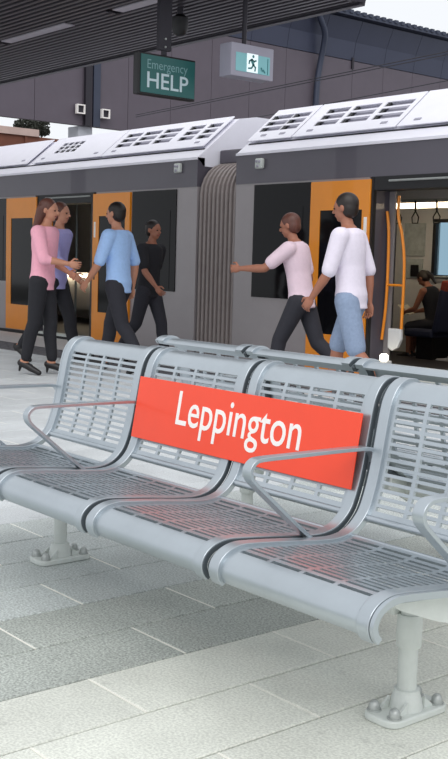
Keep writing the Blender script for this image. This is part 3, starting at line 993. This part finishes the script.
# overhead line: runs on over the second carriage
def wpt(u, v, y):
    d = rr*((u-224)/FPX) - uu*((v-379.5)/FPX) + fw
    s = y/d.y
    return Vector((d.x*s, y, CAMH+d.z*s))
for (u1, v1, u2, v2, y, wl) in ((136, 115, 448, 51.5, 10.1, 'upper of two close black overhead wires crossing before the mauve building'),
                                (136, 117, 448, 54.5, 10.1, 'lower of two close black overhead wires crossing before the mauve building'),
                                (300, 109, 448, 80.5, 10.4, 'single thin black wire just above the louvred carriage roof')):
    a, b = wpt(u1, v1, y), wpt(u2, v2, y)
    d = b-a
    wire('overhead_wire', a-d*0.0 if u1 < 200 else a-d*1.2, b+d*1.5, 0.0, 0.0065, wl, 'overhead line wires')

# ================================================================== HANGING SIGNS
hs = empty('help_sign', (-8.0, 5.9, 2.65))
tag(hs, 'teal hanging sign reading Emergency HELP on a dark post under the canopy', 'sign')
HX = -8.0
MB().box(HX-0.075, HX-0.006, 5.58, 6.215, 2.635, 2.995).build('case', 'black', hs, smooth=0, bevel=0.008)
MB().box(HX-0.006, HX, 5.612, 6.203, 2.655, 2.978).build('face', 'help', hs, smooth=0)
text_mesh('Emergency', 0.44, 0.102, (HX, 5.68, 2.838), (0, 1, 0), (0, 0, 1), (1, 0, 0), 'small_lettering', 'helpthin', hs, bold=-0.004)
text_mesh('HELP', 0.45, 0.135, (HX, 5.68, 2.70), (0, 1, 0), (0, 0, 1), (1, 0, 0), 'lettering', 'helptxt', hs, bold=0.008)
MB().box(HX-0.06, HX-0.015, 5.815, 5.945, 3.04, CZ+0.0).build('hanger_post', 'fascia', hs, smooth=0)
MB().box(HX-0.045, HX-0.025, 5.855, 5.905, 2.99, 3.04).build('hanger_stem', 'fascia', hs, smooth=0)
for z in (3.07, 3.14):
    MB().sphere((HX-0.013, 5.88, z), 0.010, 8, 6).build('screw', 'bolt', hs)

ex = empty('exit_sign', (-7.6, 6.55, 2.8))
tag(ex, 'grey framed exit sign with a running figure, hung by a thin rod', 'sign')
EX = -7.6
MB().box(EX-0.165, EX, 6.295, 6.79, 2.84, 3.125).build('case', 'exitframe', ex, smooth=0, bevel=0.006)
MB().box(EX, EX+0.003, 6.345, 6.745, 2.885, 3.045).build('panel', 'exitpanel', ex, smooth=0)
MB().box(EX+0.003, EX+0.006, 6.47, 6.60, 2.888, 3.05).build('pictogram_panel', 'exitwhite', ex, smooth=0)
MB().box(EX+0.003, EX+0.006, 6.715, 6.722, 2.89, 3.03).build('panel_stripe', 'exitman', ex, smooth=0)
def strip2(pts, w):
    mb = MB()
    for (a, b) in zip(pts, pts[1:]):
        a, b = Vector(a), Vector(b); d = (b-a).normalized(); n = Vector((-d.y, d.x))*w/2
        q = [a-d*w/3-n, b+d*w/3-n, b+d*w/3+n, a-d*w/3+n]
        mb.prism([(p.x, p.y) for p in q], 'x', EX+0.006, EX+0.0085)
    return mb
man = strip2([(6.525, 2.995), (6.545, 2.955)], 0.026)
for seg in ([(6.545, 2.955), (6.57, 2.935), (6.565, 2.905)], [(6.545, 2.955), (6.525, 2.925), (6.49, 2.92)], [(6.525, 3.0), (6.555, 2.985), (6.575, 2.995)], [(6.525, 3.0), (6.50, 2.985), (6.495, 2.962)]):
    q = strip2(seg, 0.014); man.add(q.v, q.f)
man.sphere((EX+0.007, 6.543, 3.028), (0.0015, 0.013, 0.013), 12, 8)
man.build('running_figure', 'exitman', ex, smooth=0)
arrow = strip2([(6.665, 2.925), (6.685, 2.905)], 0.012)
q = strip2([(6.655, 2.915), (6.64, 2.94)], 0.012); arrow.add(q.v, q.f)
arrow.build('arrow', 'exitman', ex, smooth=0)
MB().tube([(EX-0.1, 6.52, 3.12), (EX-0.1, 6.52, CZ)], 0.022, 10).build('hanger_rod', 'fascia', ex, smooth=60)

dm = empty('loudspeaker', (-8.6, 6.475, CZ))
tag(dm, 'black round loudspeaker fixed to the canopy soffit beside the sign post', 'loudspeaker')
MB().lathe((-8.6, 6.475, 3.33), [(0.02, 0), (0.06, 0.015), (0.08, 0.07), (0.08, 0.17), (0.04, 0.20)], 18).build('dome', 'black', dm, smooth=50)
MB().tube([(-8.6, 6.475, 3.5), (-8.6, 6.475, CZ)], 0.03, 10).build('stem', 'fascia', dm, smooth=60)

# ================================================================== PEOPLE
def seg_solid(mb, p0, ra, p1, rb, n=12):
    """tapered limb with round ends"""
    p0, p1 = Vector(p0), Vector(p1)
    d = (p1-p0).normalized()
    pts = []; rs = []
    for k in (-0.98, -0.8, -0.45): pts.append(p0+d*ra*k); rs.append(ra*math.sqrt(max(0.02, 1-k*k)))
    for k in (0.0, 0.5, 1.0): pts.append(p0.lerp(p1, k)); rs.append(ra+(rb-ra)*k)
    for k in (0.45, 0.8, 0.98): pts.append(p1+d*rb*k); rs.append(rb*math.sqrt(max(0.02, 1-k*k)))
    mb.tube(pts, rs, n)

def loft(mb, rings, seg=20):
    """rings: (centre, axis_a, ra, axis_b, rb)"""
    vs = []; fs = []; n = len(rings)
    for c, a, ra, b, rb_ in rings:
        for k in range(seg):
            t = 2*math.pi*k/seg
            vs.append(c + a*(ra*math.cos(t)) + b*(rb_*math.sin(t)))
    fs = [(i*seg+k, i*seg+(k+1) % seg, (i+1)*seg+(k+1) % seg, (i+1)*seg+k) for i in range(n-1) for k in range(seg)]
    fs += [tuple(range(seg))[::-1], tuple(range((n-1)*seg, n*seg))]
    mb.add(vs, fs)

def ell(mb, c, ax, ay_, az_, r):
    n0 = MB(); n0.sphere((0, 0, 0), 1.0, 18, 12)
    mb.add([Vector(c) + ax*(p.x*r[0]) + ay_*(p.y*r[1]) + az_*(p.z*r[2]) for p in n0.v], n0.f)

def fused(mb, voxel, it=3):
    """one continuous skin from overlapping solids"""
    me = mb.mesh('tmp')
    o = bpy.data.objects.new('tmp', me); COL.objects.link(o)
    r = o.modifiers.new('r', 'REMESH'); r.mode = 'VOXEL'; r.voxel_size = voxel
    if it:
        sm = o.modifiers.new('s', 'SMOOTH'); sm.factor = 0.5; sm.iterations = it
    dg = bpy.context.evaluated_depsgraph_get()
    me2 = bpy.data.meshes.new_from_object(o.evaluated_get(dg))
    out = MB()
    out.v = [v.co.copy() for v in me2.vertices]; out.f = [tuple(p.vertices) for p in me2.polygons]
    bpy.data.objects.remove(o)
    return out

def person(label, group, loc, heading, h, legs, arms, lean, headpitch, top, bottom, shoe, hair, skin, headturn=0.0, heels=False, seated=False):
    ch, sh = math.cos(math.radians(heading)), math.sin(math.radians(heading))
    R3 = Matrix(((ch, -sh, 0), (sh, ch, 0), (0, 0, 1)))
    rad = math.radians
    X, Y, Z = Vector((1, 0, 0)), Vector((0, 1, 0)), Vector((0, 0, 1))
    up = Vector((math.sin(rad(lean)), 0, math.cos(rad(lean))))
    fo = Vector((math.cos(rad(lean)), 0, -math.sin(rad(lean))))
    H0 = Vector((0, 0, 0))
    J = {}
    low = 1e9
    for sd, (a, k, fp) in zip((1, -1), legs):
        hip = H0 + Y*(0.05*h*sd) - Z*(0.012*h)
        kn = hip + Vector((math.sin(rad(a)), 0.004*sd, -math.cos(rad(a))))*(0.243*h)
        an = kn + Vector((math.sin(rad(a-k)), 0, -math.cos(rad(a-k))))*(0.235*h)
        fd = Vector((math.cos(rad(fp)), 0.10*sd, math.sin(rad(fp)))).normalized()
        fu = Vector((-math.sin(rad(fp)), 0, math.cos(rad(fp))))
        lift = 0.03*h if heels else 0.0
        toe = an - fu*(0.030*h+lift) + fd*(0.105*h)
        heel = an - fu*(0.030*h) - fd*(0.028*h)
        J[sd] = (hip, kn, an, toe, heel, fd, fu)
        low = min(low, toe.z-0.014*h, heel.z-0.016*h-lift)
    base = Vector((0, 0, -low + 0.004)) if not seated else Vector((0, 0, seated))
    def W(p): return Vector(loc) + R3 @ (Vector(p) + base)
    def Dv(v): return R3 @ v
    body, shirt, pant = MB(), MB(), MB()
    # ---- torso
    prof = [(-0.050, .050, .040), (-0.03, .078, .056), (.01, .088, .062), (.05, .080, .056), (.09, .073, .051), (.15, .078, .056), (.21, .090, .063), (.26, .096, .062), (.295, .088, .052), (.318, .056, .040), (.335, .034, .034)]
    body_r = [(W(H0+up*(d*h)), Dv(Y), a*h, Dv(fo), b*h) for d, a, b in prof]
    loft(body, body_r)
    shr = [(W(H0+up*(d*h)), Dv(Y), (a+0.010)*h, Dv(fo), (b+0.011)*h) for d, a, b in [(-0.055, .084, .060)] + [(d, max(a, .078), max(b, .056)) for d, a, b in prof[1:9]] + [(.314, .058, .044), (.322, .042, .036)]]
    loft(shirt, shr)
    # ---- neck and head
    nb = H0 + up*(0.315*h)
    hup = Vector((math.sin(rad(lean+headpitch)), 0, math.cos(rad(lean+headpitch))))
    hfo = Vector((math.cos(rad(lean+headpitch)), 0, -math.sin(rad(lean+headpitch))))
    hsd = Y.copy()
    if headturn:
        q = Matrix.Rotation(rad(headturn), 3, hup)
        hfo = q @ hfo; hsd = q @ hsd
    nt_ = nb + (up+hup).normalized()*(0.045*h)
    seg_solid(body, W(nb), 0.031*h, W(nt_+hfo*0.008*h), 0.029*h)
    hc = nt_ + hup*(0.062*h) + hfo*(0.012*h)
    ax_, ay2, az2 = Dv(hfo), Dv(hsd), Dv(hup)
    ell(body, W(hc+hup*0.008*h-hfo*0.006*h), ax_, ay2, az2, (0.056*h, 0.045*h, 0.053*h))
    ell(body, W(hc-hup*0.026*h+hfo*0.012*h), ax_, ay2, az2, (0.038*h, 0.034*h, 0.040*h))
    ell(body, W(hc-hup*0.052*h+hfo*0.030*h), ax_, ay2, az2, (0.013*h, 0.016*h, 0.012*h))
    seg_solid(body, W(hc+hfo*0.048*h+hup*0.004*h), 0.0055*h, W(hc+hfo*0.059*h-hup*0.016*h), 0.0085*h, 8)
    ell(body, W(hc+hup*0.010*h+hfo*0.043*h), ax_, ay2, az2, (0.009*h, 0.030*h, 0.006*h))
    for sd in (1, -1):
        ell(body, W(hc+hsd*(0.046*h*sd)-hup*0.006*h-hfo*0.006*h), ax_, ay2, az2, (0.011*h, 0.006*h, 0.018*h))
    # ---- legs
    blen = bottom[1]
    for sd in (1, -1):
        hip, kn, an, toe, heel, fd, fu = J[sd]
        seg_solid(body, W(hip), 0.050*h, W(kn), 0.033*h, 14)
        calf = kn.lerp(an, 0.32) - (fd*0.010*h)
        seg_solid(body, W(kn), 0.032*h, W(calf), 0.032*h, 12)
        seg_solid(body, W(calf), 0.032*h, W(an), 0.021*h, 12)
        seg_solid(body, W(an), 0.022*h, W(heel+fu*0.008*h), 0.018*h, 10)
        seg_solid(body, W(heel+fd*0.02*h+fu*0.012*h), 0.018*h, W(toe), 0.011*h, 10)
        # trousers, shorts or skirt
        if blen >= 0:
            e1 = kn if blen >= 1 else hip.lerp(kn, blen)
            r1 = 0.043*h if blen >= 1 else (0.060-0.012*blen)*h
            seg_solid(pant, W(hip), 0.060*h, W(e1), r1, 14)
            if blen > 1:
                e2 = kn.lerp(an, blen-1)
                seg_solid(pant, W(kn), 0.043*h, W(kn.lerp(an, 0.3)-fd*0.008*h), 0.041*h, 14)
                seg_solid(pant, W(kn.lerp(an, 0.3)-fd*0.008*h), 0.041*h, W(e2), 0.033*h, 14)
    pr = [(W(H0+up*(d*h)), Dv(Y), (a+0.008)*h, Dv(fo), (b+0.008)*h) for d, a, b in [(-0.055, .060, .046)] + prof[1:5]]
    loft(pant, pr)
    # ---- arms and hands
    fing = MB()
    wr_pts = []
    slv = top[1]
    for sd, (b_, out, e, inward) in zip((1, -1), arms):
        shd = H0 + up*(0.283*h) + Y*(0.104*h*sd)
        d1 = Vector((math.sin(rad(b_))*math.cos(rad(out)), sd*math.sin(rad(out)), -math.cos(rad(b_))*math.cos(rad(out))))
        el = shd + d1*(0.170*h)
        d2 = Vector((math.sin(rad(b_+e)), -sd*math.sin(rad(inward)), -math.cos(rad(b_+e)))).normalized()
        wr = el + d2*(0.145*h)
        seg_solid(body, W(shd-Y*(0.02*h*sd)), 0.034*h, W(shd), 0.033*h)
        seg_solid(body, W(shd), 0.032*h, W(el), 0.023*h)
        seg_solid(body, W(el), 0.0235*h, W(el.lerp(wr, 0.35)), 0.0235*h)
        seg_solid(body, W(el.lerp(wr, 0.35)), 0.0235*h, W(wr), 0.0145*h)
        sdx = d2.cross(Y).normalized()              # across the palm, thumb side
        if sdx.dot(X) < 0: sdx = -sdx
        nrm = d2.cross(sdx).normalized()
        if nrm.y*sd > 0: nrm = -nrm                  # palm faces the body
        pc = wr + d2*(0.030*h)
        ell(body, W(pc), Dv(d2), Dv(sdx), Dv(nrm), (0.034*h, 0.024*h, 0.0115*h))
        kn_ = wr + d2*(0.052*h)
        for fi, (o_, ln) in enumerate(((0.0165, 0.040), (0.0058, 0.045), (-0.0055, 0.042), (-0.0160, 0.033))):
            f0 = kn_ + sdx*(o_*h) - d2*0.008*h
            f1 = f0 + (d2*0.86 + nrm*0.42 + sdx*o_*6).normalized()*(ln*h*0.52)
            f2 = f1 + (d2*0.42 + nrm*0.86).normalized()*(ln*h*0.52)
            seg_solid(fing, W(f0), 0.0052*h, W(f1), 0.0048*h, 8)
            seg_solid(fing, W(f1), 0.0048*h, W(f2), 0.0040*h, 8)
        t0 = wr + d2*(0.014*h) + sdx*(0.014*h)
        t1 = t0 + (d2*0.6 + sdx*0.75 + nrm*0.2).normalized()*(0.026*h)
        t2 = t1 + (d2*0.9 + nrm*0.4).normalized()*(0.020*h)
        seg_solid(fing, W(t0), 0.0068*h, W(t1), 0.0058*h, 8)
        seg_solid(fing, W(t1), 0.0056*h, W(t2), 0.0045*h, 8)
        wr_pts.append(W(kn_ + nrm*0.03*h))
        if slv > 0:
            seg_solid(shirt, W(shd-Y*(0.03*h*sd)), 0.044*h, W(shd), 0.044*h, 14)
            e1 = shd.lerp(el, min(1, slv))
            seg_solid(shirt, W(shd), 0.044*h, W(e1), (0.044-0.008*min(1, slv))*h, 14)
            if slv > 1:
                seg_solid(shirt, W(el), 0.035*h, W(el.lerp(wr, slv-1)), 0.026*h, 14)
    skin_mb = fused(body, 0.0085, 3)
    skin_mb.add(fing.v, fing.f)
    org = tuple(W(Vector((0, 0, 0)) - base - Vector((0, 0, 0)))) if not seated else tuple(loc)
    root = skin_mb.build('person', skin, None, org=org, smooth=60)
    tag(root, label, 'person', group)
    fused(shirt, 0.011, 4).build(top[2], top[0], root, smooth=60)
    if blen >= 0: fused(pant, 0.011, 4).build(bottom[2], bottom[0], root, smooth=60)
    # ---- face details
    for sd in (1, -1):
        mb = MB(); ell(mb, W(hc+hfo*0.0455*h+hsd*(0.0175*h*sd)-hup*0.001*h), ax_, ay2, az2, (0.005*h, 0.0075*h, 0.0045*h))
        mb.build('eye', 'eye', root, smooth=60)
    mb = MB(); ell(mb, W(hc+hfo*0.0465*h-hup*0.033*h), ax_, ay2, az2, (0.006*h, 0.014*h, 0.0045*h)); mb.build('mouth', 'lip', root, smooth=60)
    # ---- hair
    hm = MB()
    ell(hm, W(hc+hup*0.016*h-hfo*0.014*h), ax_, ay2, az2, (0.057*h, 0.050*h, 0.054*h))
    ell(hm, W(hc-hup*0.008*h-hfo*0.026*h), ax_, ay2, az2, (0.040*h, 0.049*h, 0.046*h))
    if hair[1] == 'long':
        for sd in (1, 0, -1):
            p0 = hc - hfo*0.035*h + hsd*(0.028*h*sd); p1 = H0 + up*(0.26*h) - fo*0.060*h + Y*(0.03*h*sd)
            seg_solid(hm, W(p0), 0.032*h, W(p1), 0.020*h)
    if hair[1] == 'tail':
        p0 = hc + hup*0.015*h - hfo*0.062*h; p1 = p0 - hfo*0.02*h - hup*0.05*h; p2 = p1 - hup*0.08*h + hfo*0.005*h
        seg_solid(hm, W(p0), 0.022*h, W(p1), 0.022*h); seg_solid(hm, W(p1), 0.022*h, W(p2), 0.010*h)
    fused(hm, 0.010, 2).build('hair', hair[0], root, smooth=60)
    # ---- shoes
    for sd in (1, -1):
        hip, kn, an, toe, heel, fd, fu = J[sd]
        mb = MB()
        seg_solid(mb, W(heel+fu*0.006*h), 0.0225*h, W(heel.lerp(toe, 0.5)+fu*0.006*h), 0.0225*h, 12)
        seg_solid(mb, W(heel.lerp(toe, 0.5)+fu*0.004*h), 0.0225*h, W(toe), 0.016*h, 12)
        if not heels: seg_solid(mb, W(an-fu*0.004*h), 0.026*h, W(heel+fd*0.01*h), 0.022*h, 12)
        s_ = fused(mb, 0.008, 2).build('shoe', shoe, root, smooth=60)
        if heels:
            MB().tube([W(heel-fu*0.008*h), W(heel-fu*(0.016*h+0.03*h)-fd*0.004*h)], [0.012*h, 0.005*h], 8).build('heel', shoe, s_, smooth=60)
    return root, wr_pts

G1 = 'passengers walking along the platform'
walkA = [(20, 8, 12), (-16, 22, -34)]
walkB = [(-14, 20, -30), (20, 8, 12)]
person('person in a pink top, black trousers and heeled shoes walking past the carriage', G1, (-9.82, 5.72, 0), 35, 1.69,
       [(8, 5, 0), (-6, 8, -8)], [(-8, 12, 70, 10), (20, 12, 60, 25)], 3, 4, ('cl_pink', 1.25, 'blouse'), ('cl_black', 1.92, 'trousers'), 'shoe', ('hair_r', 'long'), 'skin', heels=True)
person('person in a lavender long-sleeved shirt and black trousers by the open door', G1, (-10.88, 6.5, 0), 30, 1.79,
       walkA, [(-18, 10, 18, 0), (22, 10, 30, 5)], 4, 0, ('cl_lav', 1.85, 'shirt'), ('cl_black', 1.92, 'trousers'), 'shoe', ('hair_r', 'short'), 'skin')
person('person in a light blue shirt and black trousers in front of the orange door', G1, (-9.62, 6.52, 0), 205, 1.75,
       walkB, [(14, 12, 25, 5), (-16, 12, 20, 5)], 3, 0, ('cl_blue', 0.9, 'shirt'), ('cl_dark', 1.92, 'trousers'), 'shoe', ('hair_b', 'short'), 'skin')
person('person in a black T-shirt and dark trousers walking beside the dark window', G1, (-10.42, 7.48, 0), 15, 1.63,
       walkA, [(-20, 10, 12, 0), (20, 10, 25, 0)], 3, 2, ('cl_black', 0.75, 'tshirt'), ('cl_dark', 1.92, 'trousers'), 'shoe', ('hair_b', 'short'), 'skin_d')
person('person in a pale rose T-shirt and charcoal trousers, arms reaching forward', G1, (-7.60, 7.25, 0), 205, 1.70,
       [(26, 10, 14), (-20, 26, -38)], [(48, 14, 40, 0), (-12, 14, 40, 0)], 10, 4, ('cl_rosewhite', 0.7, 'tshirt'), ('cl_dark', 1.92, 'trousers'), 'shoe', ('hair_r', 'short'), 'skin_d')
person('person in a white T-shirt and pale denim shorts beside the open orange door', G1, (-6.28, 6.55, 0), 200, 1.75,
       walkB, [(12, 10, 22, 0), (-18, 10, 15, 0)], 5, 2, ('cl_white', 0.95, 'tshirt'), ('cl_denim', 0.92, 'shorts'), 'shoe_l', ('hair_b', 'short'), 'skin_d')
G2 = 'passengers seated in the carriage'
w_, hands = person('seated woman with dark tied hair and sleeveless black top reading in the carriage', G2, (-9.14, 11.09, 0.0), 185, 1.47,
       [(82, 84, 0), (84, 80, 0)], [(22, 6, 55, 22), (22, 6, 55, 22)], 14, 26, ('cl_black', 0.0, 'top'), ('cl_dark', 0.95, 'skirt'), 'shoe', ('hair_b', 'tail'), 'skin_d', seated=0.50)
c = (hands[0]+hands[1])/2
bk = empty('book', tuple(c))
tag(bk, 'small open book held by the seated woman in the carriage', 'book')
for sdd in (-1, 1):
    mb = MB()
    a = c + Vector((-0.02, 0, 0.025)); fx = Vector((-0.75, 0, 0.66)); sy = Vector((0.25*sdd*0.6, 0.10*sdd, 0.02))
    up_ = fx*0.085
    nn = Vector((0.66, 0, 0.75))*0.006
    q = [a-up_, a-up_+Vector((0, 0.10*sdd, 0.015)), a+up_+Vector((0, 0.10*sdd, 0.015)), a+up_]
    mb.add(q + [p+nn for p in q], [(0, 1, 2, 3), (7, 6, 5, 4), (0, 4, 5, 1), (1, 5, 6, 2), (2, 6, 7, 3), (3, 7, 4, 0)])
    mb.build('page_block', 'paper', bk, smooth=0)
person('passenger with bare lower legs sitting behind the reading woman', G2, (-8.22, 11.05, 0.0), 185, 1.65,
       [(84, 66, 4), (82, 60, 4)], [(15, 6, 60, 15), (15, 6, 60, 15)], 0, 10, ('cl_lav', 0.8, 'tshirt'), ('cl_dark', 0.9, 'shorts'), 'shoe_l', ('hair_b', 'short'), 'skin', seated=0.515)
